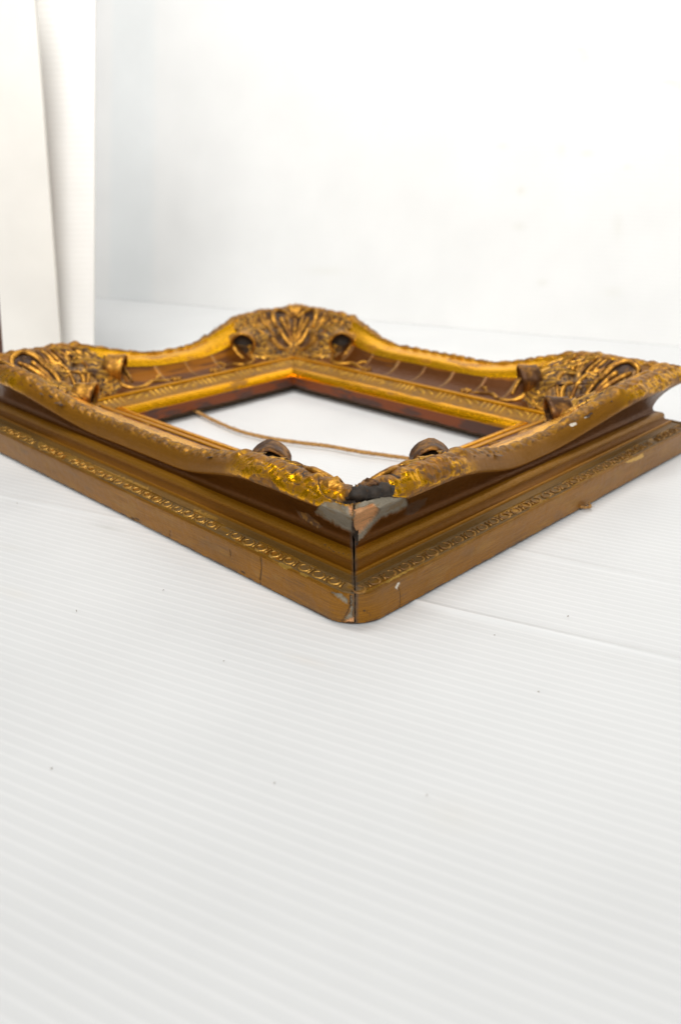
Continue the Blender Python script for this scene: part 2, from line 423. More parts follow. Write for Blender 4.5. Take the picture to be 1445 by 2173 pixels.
def crop(ox, oy, sc, pts): return [(ox+x/sc, oy+y/sc) for x, y in pts]
K1 = lambda pts: crop(600, 960, 4.516, pts)
K2 = lambda pts: crop(600, 1120, 4.516, pts)
K4 = lambda pts: crop(500, 880, 2.89, pts)
K5 = lambda pts: crop(420, 1120, 4.817, pts)
K6 = lambda pts: crop(820, 1050, 4.817, pts)
K7 = lambda pts: crop(800, 900, 2.24, pts)
CH = dict(
 grey=[K1([(298, 572), (330, 530), (385, 470), (500, 480), (625, 515), (665, 560), (668, 780), (600, 745), (540, 715), (420, 650), (325, 600)]),
       K1([(690, 495), (760, 465), (880, 425), (1040, 405), (1110, 435), (1195, 445), (1205, 505), (1130, 560), (1010, 600), (950, 622), (870, 700), (740, 850), (700, 850), (686, 700)]),
       K2([(440, 615), (560, 635), (612, 680), (625, 745), (585, 725), (500, 655)]),
       K2([(640, 640), (665, 640), (665, 860), (600, 900), (580, 880), (645, 800)])],
 wood=[K1([(608, 508), (662, 500), (662, 640), (622, 625)]),
       K1([(690, 545), (760, 525), (830, 505), (885, 475), (915, 510), (940, 580), (910, 630), (870, 680), (760, 790), (700, 832), (690, 700)]),
       K2([(570, 905), (640, 870), (682, 850), (682, 925), (600, 915)])],
 dark=[K1([(500, 470), (560, 400), (640, 370), (715, 335), (800, 320), (900, 290), (960, 248), (1010, 260), (1065, 305), (1078, 355), (1030, 400), (850, 440), (680, 482), (640, 492)])],
 goug=[K1([(115, 545), (250, 600), (330, 660), (380, 710), (350, 732), (280, 700), (170, 620)])],
 gougd=[K1([(1165, 600), (1200, 500), (1310, 455), (1400, 430), (1330, 540), (1230, 600)])],
 leaf=[K5([(820, 360), (880, 370), (960, 410), (900, 420), (830, 385)]), K5([(1045, 455), (1090, 465), (1140, 490), (1110, 505), (1050, 480)]),
       K6([(0, 880), (140, 800), (260, 740), (290, 745), (140, 830), (0, 905)]), K7([(1180, 180), (1260, 140), (1270, 155), (1200, 185)]),
       crop(0, 800, 2.676, [(1105, 750), (1240, 800), (1235, 812), (1100, 775)]), crop(0, 800, 2.676, [(0, 270), (180, 335), (180, 352), (0, 290)]),
       crop(0, 800, 2.676, [(225, 365), (420, 450), (840, 630), (870, 655), (420, 475), (225, 385)]),
       K4([(265, 905), (330, 925), (350, 945), (290, 940)]), K4([(395, 970), (450, 985), (445, 995), (400, 985)])],
 white=[K4([(975, 1060), (1000, 1025), (1010, 1025), (990, 1070)]), K6([(685, 865), (735, 840), (745, 848), (700, 870)]), K6([(480, 975), (545, 945), (550, 952), (500, 978)]),
        crop(1180, 730, 5.453, [(150, 930), (215, 905), (235, 935), (170, 960)]), crop(1180, 730, 5.453, [(320, 850), (370, 830), (375, 845), (330, 865)])],
)
CRACKS = [(K1([(0, 270), (100, 290), (240, 345), (330, 410)]), .9), (K1([(340, 230), (345, 300), (355, 350), (375, 395), (430, 430), (500, 458), (640, 490)]), 1.6),
          (K4([(150, 870), (158, 930), (148, 1010)]), .55), (K4([(1000, 1060), (1010, 1110), (1006, 1190)]), .6), (K5([(650, 290), (650, 400), (640, 560)]), .6),
          (K5([(330, 230), (335, 285)]), .7), (K5([(420, 425), (480, 470)]), .8), (K4([(540, 790), (600, 840), (700, 860)]), .4),
          (K1([(1030, 405), (1080, 432), (1190, 440)]), .9), (crop(0, 800, 2.676, [(965, 875), (968, 905)]), .8), (crop(0, 800, 2.676, [(750, 800), (790, 812)]), 1.2),
          (K2([(640, 640), (640, 760), (590, 860), (560, 900)]), .9), (K2([(740, 790), (800, 800), (850, 840)]), .6)]
def lerp(C, col, k):
    k = np.clip(k, 0, 1)[:, None]; return C*(1-k)+np.array(col)*k
def build_rail(name, O, D, I, L, fine0, fine1, near, parent, seed, **props):
    """one mitred moulding: O outer corner, D along, I inward"""
    seg = []
    seg.append(np.arange(0, .15, .0005 if fine0 else .0013))
    seg.append(np.arange(.15, L-.15, .0011 if near else .0013))
    seg.append(np.arange(L-.15, L, .0005 if fine1 else .0013)); seg.append([L])
    S0 = np.unique(np.round(np.concatenate(seg), 6))
    nS, nP = len(S0), len(CU)
    sc = np.minimum(S0, L-S0)
    k = wmid(sc)[:, None]
    U = CU[None, :, 0]*(1-k)+MU[None, :, 0]*k
    Z = CU[None, :, 1]*(1-k)+MU[None, :, 1]*k
    S = np.repeat(S0[:, None], nP, 1); SC_ = np.repeat(sc[:, None], nP, 1)
    VV = np.repeat(VARC[None], nS, 0); ZN = np.repeat(zone[None], nS, 0)
    is_ = lambda *z: np.isin(ZN, z)
    # normals in the section
    dU, dZ = np.gradient(U, axis=1), np.gradient(Z, axis=1)
    ln = np.hypot(dU, dZ)+1e-9; nu, nz = -dZ/ln, dU/ln
    corner = 1-sstep(.115, .15, SC_)
    # carved relief
    R = np.zeros(S.shape)
    face, crest = is_('face').astype(float), is_('crest').astype(float)
    fv = np.zeros(nP); fi = np.where(zone == 'face')[0]; fv[fi] = np.linspace(0, 1, len(fi)); ci = np.where(zone == 'crest')[0]; fv[ci] = 1
    FV = np.repeat(fv[None], nS, 0)
    lump = fbm(S/.017+seed, FV*1.6+seed, 2+seed, 3)-.5
    rope = np.abs(np.sin(np.pi*(S/.0165+FV*.9+1.5*vn(S/.05, S*0, seed))))
    rope2 = np.abs(np.sin(np.pi*(S/.0061-FV*1.2+2*vn(S/.03, S*0, seed+4))))
    R += corner*face*np.sin(np.pi*np.clip(FV, 0, 1))**.6*(.0044*lump+.0004*rope2*FV)
    R += corner*(crest+face*sstep(.75, 1, FV))*(.0040*lump+.0018*(rope-.5)+.0006*rope2)
    edge = sstep(.72, .95, FV)*(1-corner)
    R += edge*(.0016*(rope-.45)+.0006*rope2+.0016*(fbm(S/.006, FV*3, seed+9)-.5))
    # crest steps down where the corner carving ends
    R += (face+crest)*sstep(.5, 1, FV)*.0022*np.exp(-((SC_-.135)/.006)**2)
    # frieze ornament: clusters of reeds and small leaves
    fz = is_('frieze'); fr = np.zeros(nP); fj = np.where(zone == 'frieze')[0]; fr[fj] = np.linspace(0, 1, len(fj)); FR = np.repeat(fr[None], nS, 0)
    sm = S-L/2; cell = np.abs(((sm/.062+.5) % 1)-.5)*2
    reed = np.maximum(0, np.sin(2*np.pi*sm/.0066+FR*1.2))*(cell < .50)
    leaf = np.maximum(0, np.sin(2*np.pi*(np.abs(sm)/.013+.8*np.sin(FR*6)))*np.sin(np.pi*FR*2.2+.3))*(cell >= .58)
    rel = (reed+leaf*1.1)*np.sin(np.pi*np.clip((FR-.12)/.76, 0, 1))**.7*fz
    rel *= .6+.8*vn(S/.004, FR*4, seed+21)
    R += .0013*rel
    # ribs set across the inner hollow
    iv = is_('icove'); it = np.zeros(nP); ij = np.where(zone == 'icove')[0]; it[ij] = np.linspace(0, 1, len(ij)); IT = np.repeat(it[None], nS, 0)
    tick = np.exp(-((((sm/.042+.5+.08*np.sin(sm*70)) % 1)-.5)*.042/.0013)**2)*(np.abs(sm) < L/2-.165)*iv*sstep(0, .08, IT)*sstep(1, .92, IT)
    R += .0009*tick
    # general unevenness of hand work
    R += (fbm(S/.05, VV/.012, seed+40, 3)-.5)*.0007*(~is_('back', 'edge'))
    R += (fbm(S/.004, VV/.003, seed+41, 3)-.5)*.00035*(~is_('back'))
    R += is_('egg')*(fbm(S/.006, VV/.004, seed+42, 2)-.5)*.0007
    # ragged lower lip of the rebate
    eg = is_('edge'); ev = np.zeros(nP); ek = np.where(zone == 'edge')[0]; ev[ek] = np.linspace(0, 1, len(ek)); EV = np.repeat(ev[None], nS, 0)
    Z = Z+eg*EV*(fbm(S/.012, S*0, seed+50)-.5)*.0030
    U, Z = U+nu*R, Z+nz*R
    U = np.maximum(U, -.002)
    # mitre: clip to the diagonal, leaving the open joint where the near corner has parted
    g0 = np.zeros(nP); g1 = np.zeros(nP)
    zz = CU[:, 1]
    gap = .0005+.00080*sstep(.025, .055, zz)+.00018*np.sin(zz*900)
    if fine0: g0 = gap
    if fine1: g1 = gap
    lo = U+g0[None]; hi = L-U-g1[None]
    Sc = np.clip(S, lo, hi)
    # rounded outer edge of the base
    r = np.interp(Z, [0, .010, .0225, .0290, .0310], [.026, .025, .017, .003, .0])
    for end in (0, 1):
        p = Sc if end == 0 else L-Sc
        m = (p < r) & (U < r)
        a_, b_ = r-p, r-U
        f = np.maximum(a_, b_)/(np.hypot(a_, b_)+1e-9)
        Sc = np.where(m, (r-a_*f) if end == 0 else L-(r-a_*f), Sc); U = np.where(m, r-b_*f, U)
    X = O[0]+D[0]*Sc+I[0]*U; Y = O[1]+D[1]*Sc+I[1]*U
    V = np.stack([X, Y, Z+Z0], -1).reshape(-1, 3)
    # ---------------- colour of the old finish
    n = len(V); zf = ZN.ravel(); s = S.ravel(); sc_ = SC_.ravel(); v = VV.ravel(); fvv = FV.ravel(); cr = corner.ravel()
    N1 = fbm(s/.03, v/.008, seed+60); N2 = fbm(s/.006, v/.004, seed+61); N3 = fbm(s/.09, v/.02, seed+62); N4 = fbm(s/.0025, v/.002, seed+63, 3)
    C = np.tile(np.array([.235, .130, .036]), (n, 1)); MT = np.full(n, .45); GL = np.full(n, .46); GR = np.full(n, .35)
    z_ = lambda *q: np.isin(zf, q)
    def put(mask, col, met=None, gl=None, gr=None, k=None):
        kk = np.zeros(n); kk[mask] = 1 if k is None else np.clip(k[mask], 0, 1)
        nonlocal C, MT, GL, GR
        C = lerp(C, col, kk)
        if met is not None: MT = MT*(1-kk)+met*kk
        if gl is not None: GL = GL*(1-kk)+gl*kk
        if gr is not None: GR = GR*(1-kk)+gr*kk
    put(z_('band'), (.31, .145, .024), .52, .38, .85)
    put(z_('band'), (.27, .130, .026), k=sstep(.45, .65, N3)*.7)
    put(z_('band'), (.36, .20, .055), .4, .5, k=sstep(.55, .7, fbm(s/.02, v/.006, seed+71))*.5)
    put(z_('band'), (.20, .105, .035), .3, k=sstep(.62, .74, N1)*.45)
    put(z_('band'), (.075, .035, .02), .1, k=(1-sstep(.0004, .0016, v))*sstep(.45, .6, N2))
    put(z_('egg'), (.18, .112, .042), .25, .5, .2)
    put(z_('egg'), (.40, .22, .05), .7, .38, .1, k=sstep(.52, .6, N1))
    put(z_('ledge'), (.20, .118, .036), .35, .5, .5)
    put(z_('ledge'), (.22, .125, .035), .35, .5, .3, k=sstep(.5, .6, N3))
    put(z_('arris'), (.42, .20, .035), .6, .4, .3)
    put(z_('cav'), (.25, .108, .013), .5, .38, .3)
    put(z_('torus'), (.33, .160, .026), .5, .36, .3)
    put(z_('cove'), (.185, .072, .006), .6, .31, .35)
    put(z_('cove'), (.12, .043, .0035), k=sstep(.5, .7, N3)*.6)
    put(z_('face'), (.30, .138, .022), .52, .46, .4)
    put(z_('face', 'crest'), (.24, .118, .030), .35, .5, .1, k=sstep(.76, .9, fvv+.25*(N2-.5)))
    put(z_('face', 'crest'), (.48, .24, .045), .6, .45, .1, k=sstep(.70, .85, fvv+.2*(N2-.5))*sstep(.48, .6, N2)*.8)
    put(z_('face', 'crest'), (.085, .05, .025), .1, .6, .1, k=sstep(.78, .9, fvv+.2*(N4-.5))*sstep(.58, .68, N4)*.7)
    # gilding left on the carved corners
    gk = cr*z_('face', 'crest')
    put(gk > .01, (.36, .17, .035), .6, .45, .05, k=gk*sstep(.05, .3, fvv))
    put(gk > .01, (.90, .47, .055), .95, .28, .02, k=gk*sstep(.08, .22, fvv+.3*(N2-.5))*sstep(.37, .46, .6*fbm(s/.022, v/.010, seed+66, 3)+.22*N2+.18*N4)*sstep(1.0, .86, fvv+.35*(N2-.5)))
    put(gk > .01, (.14, .075, .03), .2, .6, .05, k=gk*sstep(.62, .72, N4)*.65)
    put(gk > .01, (.28, .07, .03), .1, .6, .05, k=gk*sstep(.72, .78, fbm(s/.004, v/.004, seed+77))*.6)
    put(gk > .01, (.20, .085, .02), .3, .5, .05, k=gk*sstep(.56, .62, fbm(s/.008, v/.006, seed+78))*.6)
    put(gk > .01, (.10, .05, .02), .1, .6, .05, k=gk*sstep(.60, .66, fbm(s/.0035, v/.003, seed+79, 3))*.7)
    put(z_('gband'), (.98, .47, .040), .95, .25, .2)
    put(z_('gband'), (.17, .08, .02), .4, .5, .2, k=cr)
    put(z_('gband'), (.30, .13, .03), .4, k=sstep(.58, .7, N1)*.7)
    put(z_('icove'), (.12, .040, .006), .5, .36, .3)
    put(z_('icove'), (.40, .15, .018), .7, k=sstep(.52, .68, N3)*.75)
    put(z_('icove'), (.10, .045, .018), .2, .5, k=np.maximum(cr, sstep(.12, .0, IT.ravel())*.8))
    put(z_('icove'), (.40, .24, .10), .3, .5, k=tick.ravel()*(.1+.8*N1))
    put(z_('ledge2'), (.62, .29, .035), .75, .38, .2)
    put(z_('frieze'), (.31, .155, .032), .45, .48, .2)
    put(z_('frieze'), (.66, .38, .085), .7, .4, .1, k=sstep(.25, .7, rel.ravel()))
    put(z_('frieze'), (.16, .09, .035), .2, .5, k=sstep(.56, .7, N2)*.6)
    put(z_('ovolo'), (.95, .45, .038), .95, .25, .15)
    put(z_('ovolo'), (.24, .11, .03), .4, .5, k=sstep(.60, .72, N1)*.8)
    put(z_('edge'), (.17, .045, .014), .1, .5, .3)
    put(z_('edge'), (.07, .03, .02), .0, .6, k=sstep(.5, .62, N1))
    put(z_('back'), (.09, .055, .03), 0, .8, .4)
    # outer sides toned darker and glossier, cove and cavetto darker still but duller
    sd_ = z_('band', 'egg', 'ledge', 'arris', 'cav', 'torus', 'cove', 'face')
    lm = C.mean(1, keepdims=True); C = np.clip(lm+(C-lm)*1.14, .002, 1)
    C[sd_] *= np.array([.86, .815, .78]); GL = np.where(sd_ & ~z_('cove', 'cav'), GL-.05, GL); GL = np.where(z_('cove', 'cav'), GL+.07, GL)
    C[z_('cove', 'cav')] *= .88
    dep = np.zeros(n)
    if near:
        px = project(V)
        jx = np.stack([(fbm(s/.0022, v/.0022, seed+80, 3)-.5)*5, (fbm(s/.0022, v/.0022, seed+81, 3)-.5)*5], -1)
        pj = px+jx
        out = z_('band', 'egg', 'ledge', 'arris', 'cav', 'torus', 'cove', 'face', 'crest', 'gband') & ~(z_('crest', 'gband') & (sc_ > .12))
        nearN = ((s if fine0 else L-s) < .5)
        def inany(key, P):
            q = np.zeros(n, bool)
            for pg in CH[key]: q |= inpoly(P, pg)
            return q & out & nearN
        mleaf = inany('leaf', pj); put(mleaf & z_('band', 'egg', 'ledge', 'arris', 'cav'), (.66, .38, .075), .85, .33, .05)
        g = inany('grey', pj); gw = inany('wood', pj*.7+px*.3); gd = inany('dark', pj)
        put(g, (.29, .25, .185), .0, .95, .15); put(g, (.20, .125, .045), .1, .8, k=sstep(.5, .62, N2)*.55); C[g] *= (.75+.5*N2[g])[:, None]
        put(gw, (.74, .38, .165), 0, .7, .9); C[gw] *= (.8+.4*N1[gw])[:, None]
        put(gd, (.022, .016, .012), 0, .9, .1); C[gd] *= (.6+.9*N4[gd])[:, None]
        q = inany('goug', pj); put(q, (.42, .21, .05), .5, .5, .1); put(q, (.13, .06, .02), .1, .6, k=sstep(.45, .55, N4))
        q2 = inany('gougd', pj); put(q2, (.08, .042, .02), .1, .6, .1, k=.45+.6*N4)
        wc = inany('white', pj*.6+px*.4); put(wc, (.66, .60, .50), 0, .8, .1)
        dep += g*(.0012+.0006*N2)+gw*(.0022+.0007*N1)+gd*(.0050+.003*N1)+q*.0005+q2*.0004*N2
        for pl, wd in CRACKS:
            d = linedist(px+jx*.35, pl)
            kk = sstep(wd*1.5, wd*.5, d)*out*nearN
            put(kk > .01, (.03, .018, .012), 0, .8, .1, k=kk*.9); dep += kk*.0005
        # grime either side of the open joint
        jd = (Sc-U).ravel() if fine0 else (L-Sc-U).ravel()
        kk = sstep(.0045, .0008, jd+.004*(N2-.5))*out
        put(kk > .01, (.06, .045, .035), .05, .7, .1, k=kk*.75*(~gw))
    dd = dep.reshape(S.shape)
    if near:
        U = U-nu*dd; Zd = Z-nz*dd
        X = O[0]+D[0]*Sc+I[0]*U; Y = O[1]+D[1]*Sc+I[1]*U
        V = np.stack([X, Y, Zd+Z0], -1).reshape(-1, 3)
    F = grid_faces(nS, nP)
    Pq = V[F]; ar = np.linalg.norm(np.cross(Pq[:, 2]-Pq[:, 0], Pq[:, 3]-Pq[:, 1]), axis=1)
    F = F[ar > 1e-11]
    # orientation: outward
    fl = [list(map(int, x)) for x in ()]
    cx = np.cross(np.append(D, 0), np.append(I, 0))[2]
    F = F if cx > 0 else F[:, ::-1]
    F = F[:, ::-1]
    uvv = np.stack([s+seed*.37, v], -1)
    # mitre end caps (bare dark wood inside the joint)
    caps = []
    for end in (0, nS-1):
        idx = np.arange(nP)+end*nP
        base = len(V); cv = V[idx].copy(); V = np.vstack([V, cv])
        caps.append(list(range(base, base+nP)))
        C = np.vstack([C, np.tile([.03, .02, .013], (nP, 1))]); MT = np.append(MT, np.zeros(nP)); GL = np.append(GL, np.full(nP, .9)); GR = np.append(GR, np.zeros(nP))
        uvv = np.vstack([uvv, uvv[idx]])
    me = mesh(name, V, F, M_RAIL, True, {"tint": C, "metal": MT, "gloss": GL, "grain": GR}, uvv)
    o = obj(name, me, parent, **props)
    # the caps as n-gons
    import bmesh
    bm = bmesh.new(); bm.from_mesh(me); bm.verts.ensure_lookup_table()
    for c in caps:
        try:
            f = bm.faces.new([bm.verts[i] for i in c]); f.smooth = False
        except ValueError: pass
    bm.to_mesh(me); bm.free(); me.update()
    return o

FR_ = bpy.data.objects.new("picture_frame", None); COL.objects.link(FR_)
FR_["label"] = "antique gilded swept picture frame with carved corners lying face up on white ribbed sheet"
FR_["category"] = "picture frame"
a, b = A_, B_
rails = {}
rails['NR'] = build_rail("rail", (-a, -b), (1, 0), (0, 1), 2*a, True, False, True, FR_, 1)
rails['RF'] = build_rail("rail", (a, -b), (0, 1), (-1, 0), 2*b, False, False, False, FR_, 2)
rails['FL'] = build_rail("rail", (a, b), (-1, 0), (0, -1), 2*a, False, False, False, FR_, 3)
rails['LN'] = build_rail("rail", (-a, b), (0, -1), (1, 0), 2*b, False, True, True, FR_, 4)

# ------------------------------------------------------------------ egg and dart along the near rails
def sweep(P, R, ns=8, flat=1.0, up=None, cap=True, ridge=1.0):
    """tapered tube along P; flat < 1 squashes it along the local up direction"""
    P = np.asarray(P, float); n = len(P); R = np.broadcast_to(np.asarray(R, float), (n,))
    T = np.gradient(P, axis=0); T /= np.linalg.norm(T, axis=1)[:, None]+1e-12
    V = []
    ref = np.array([0, 0, 1.0])
    for i in range(n):
        upv = ref if up is None else np.asarray(up if np.ndim(up) == 1 else up[i], float)
        sd = np.cross(T[i], upv)
        if np.linalg.norm(sd) < 1e-6: sd = np.cross(T[i], [1, .3, .2])
        sd /= np.linalg.norm(sd); u2 = np.cross(sd, T[i])
        for k in range(ns):
            t = 2*math.pi*k/ns
            st_ = math.sin(t); st_ = abs(st_)**ridge*(1 if st_ > 0 else -1)
            V.append(P[i]+sd*math.cos(t)*R[i]+u2*st_*R[i]*flat)
    F = [[i*ns+k, i*ns+(k+1) % ns, (i+1)*ns+(k+1) % ns, (i+1)*ns+k] for i in range(n-1) for k in range(ns)]
    if cap:
        F += [list(range(ns-1, -1, -1)), list(range((n-1)*ns, n*ns))]
    return np.array(V), F
def join(parts):
    V, F, o = [], [], 0
    for v, f in parts:
        V.append(v); F += [[i+o for i in q] for q in f]; o += len(v)
    return np.vstack(V), F
def egg_mesh(mat):
    t = np.linspace(math.radians(-250), math.radians(70), 11)
    x = .0046*np.cos(t); y = .0034*np.sin(t)
    y = np.where(y < 0, y*1.15, y)
    P = np.stack([x, y, np.full(len(t), .0004)], -1)
    V, F = sweep(P, np.linspace(.00085, .00085, len(t))*(.9+.4*np.sin(np.linspace(0, 3.14, len(t)))), 5)
    return mesh("egg", V, F, mat)
def dart_mesh(mat):
    P = np.array([(0, .0030, .0002), (0, .0012, .0006), (.0002, -.0012, .0008), (.0001, -.0030, .0007), (0, -.0036, .0002)])
    V, F = sweep(P, [.0009, .0005, .0006, .0011, .0004], 5)
    return mesh("dart", V, F, mat)
SLOPE = math.atan2(.0014, .0070)
for key, O, D, I, L, mat in (('NR', (-a, -b), (1, 0), (0, 1), 2*a, M_EGGR), ('LN', (-a, b), (0, -1), (1, 0), 2*b, M_EGGL)):
    em, dm = egg_mesh(mat), dart_mesh(mat)
    n = int((L-.012)/.0145)
    st = (L-.020)/n
    ang = math.atan2(D[1], D[0])
    for i in range(n+1):
        for kind_ in (0, 1):
            s = .010+st*(i+.5*kind_)+random.uniform(-.0006, .0006)
            if s > L-.010: continue
            if random.random() < .04: continue
            u = .0063+random.uniform(-.0002, .0002); z = .0243+Z0
            o = obj("egg" if kind_ == 0 else "dart", em if kind_ == 0 else dm, rails[key])
            fz = random.uniform(.6, 1.3)
            o.matrix_local = (Matrix.Translation((O[0]+D[0]*s+I[0]*u, O[1]+D[1]*s+I[1]*u, z)) @
                              Matrix.Rotation(ang, 4, 'Z') @ Matrix.Rotation(SLOPE, 4, 'X') @
                              Matrix.Rotation(random.uniform(-.18, .18), 4, 'Z') @ Matrix.Diagonal((random.uniform(.88, 1.1), random.uniform(.85, 1.0), fz, 1)))

# ------------------------------------------------------------------ carved corner ornament (one built, copied to all four corners)
def P3(p, q, off=0.0):
    n = hnorm(p, q); return np.array([p, q, hfun(p, q)+Z0])+n*off
def bulf(P, Q):
    """swelling of the carving above the plain moulding"""
    U, S = np.minimum(P, Q), np.maximum(P, Q); Dd, l = (P+Q)/math.sqrt(2), np.abs(P-Q)/math.sqrt(2)
    r = .0145*np.exp(-((S-.122)/.024)**2-((U-.068)/.019)**2)      # leaf mass beside the cartouche
    r = r+.009*np.exp(-((Dd-.094)/.030)**2-(l/.036)**2)          # boss under the cartouche
    r = r+.005*np.exp(-((S-.145)/.014)**2-((U-.064)/.016)**2)
    r = r-.010*np.exp(-((S-.097)/.010)**2-((U-.072)/.009)**2)    # hollow eye
    r = r-.006*np.exp(-((S-.086)/.008)**2-((U-.046)/.006)**2)
    return r
def ofun(p, q): return hfun(p, q)+max(0.0, float(bulf(p, q))-.0022)
def onorm(p, q, e=.003):
    gx = (ofun(p+e, q)-ofun(p-e, q))/(2*e); gy = (ofun(p, q+e)-ofun(p, q-e))/(2*e)
    n = np.array([-gx, -gy, 1.0]); return n/np.linalg.norm(n)
OFFK = .12
def P3(p, q, off=0.0):
    return np.array([p, q, ofun(p, q)+Z0])+onorm(p, q)*off*OFFK
def pathsurf(pts, off, n=None):
    pts = np.asarray(pts, float)
    n = n or max(8, len(pts)*5)
    c = catmull(pts, n)
    offs = np.interp(np.linspace(0, 1, n), np.linspace(0, 1, len(np.atleast_1d(off))), np.atleast_1d(off)) if np.ndim(off) else np.full(n, off)
    return np.array([P3(x, y, o) for (x, y), o in zip(c, offs)]), np.array([onorm(x, y) for x, y in c])
def taper(n, r0, r1, r2):
    t = np.linspace(0, 1, n); return np.where(t < .5, r0+(r1-r0)*np.sin(t*math.pi), r2+(r1-r2)*np.sin(t*math.pi))
def dl(Dd, l):   # diagonal / lateral -> p, q
    return ((Dd+l)/math.sqrt(2), (Dd-l)/math.sqrt(2))
def ribbon(name, pts, off, r, mat, flat=.56, ns=8, n=None):
    P, N = pathsurf(pts, off, n)
    R = taper(len(P), *r)*.86*(1+.22*(vn(np.arange(len(P))*.45+len(name)*7, np.full(len(P), pts[0][0]*900), 3)-.5))
    V, F = sweep(P, R, ns, flat*1.25, N, True, 1.7)
    return name, mesh(name, V, F, mat)
def leaf_mesh(b0, t0, wd, bend, seed):
    """a carved leaf from base b0 to tip t0: lobed outline, crowned, ribbed, tip curling up"""
    b0, t0 = np.array(b0), np.array(t0); ax = t0-b0; Ln = np.linalg.norm(ax); ax /= Ln; lat = np.array([-ax[1], ax[0]])
    n1, n2 = 22, 13; V = []; T = []; Mt = []
    for i in range(n1):
        x = i/(n1-1)
        w = wd*(math.sin(math.pi*(.10+.90*x)**.8)**.75)*(1+.20*math.sin(x*math.pi*7))+.0003
        for j in range(n2):
            y = 2*j/(n2-1)-1
            c = b0+ax*Ln*(x-.10*abs(y)*x)+lat*(y*w+bend*math.sin(math.pi*x))
            rib = math.cos(y*math.pi*3.0+x*2.0*(1 if y > 0 else -1))
            mid = math.exp(-(y/.16)**2)
            h = .0030*(1-y*y)+.0008*rib*(1-abs(y)**3)+.0009*mid+.0026*max(0, x-.55)/.45*(1-y*y)-.0012
            V.append(np.array([c[0], c[1], ofun(c[0], c[1])+Z0])+onorm(c[0], c[1])*h)
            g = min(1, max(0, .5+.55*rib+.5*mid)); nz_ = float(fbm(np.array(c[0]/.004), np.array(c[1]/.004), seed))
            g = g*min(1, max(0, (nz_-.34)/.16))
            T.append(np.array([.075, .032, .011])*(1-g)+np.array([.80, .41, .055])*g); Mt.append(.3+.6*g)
    F = grid_faces(n1, n2)
    V = np.array(V); n = len(V)
    return mesh("acanthus_leaf", V, F, M_RAIL, True, {"tint": np.array(T), "metal": np.array(Mt), "gloss": np.full(n, .38), "grain": np.zeros(n)}, V[:, :2].copy())
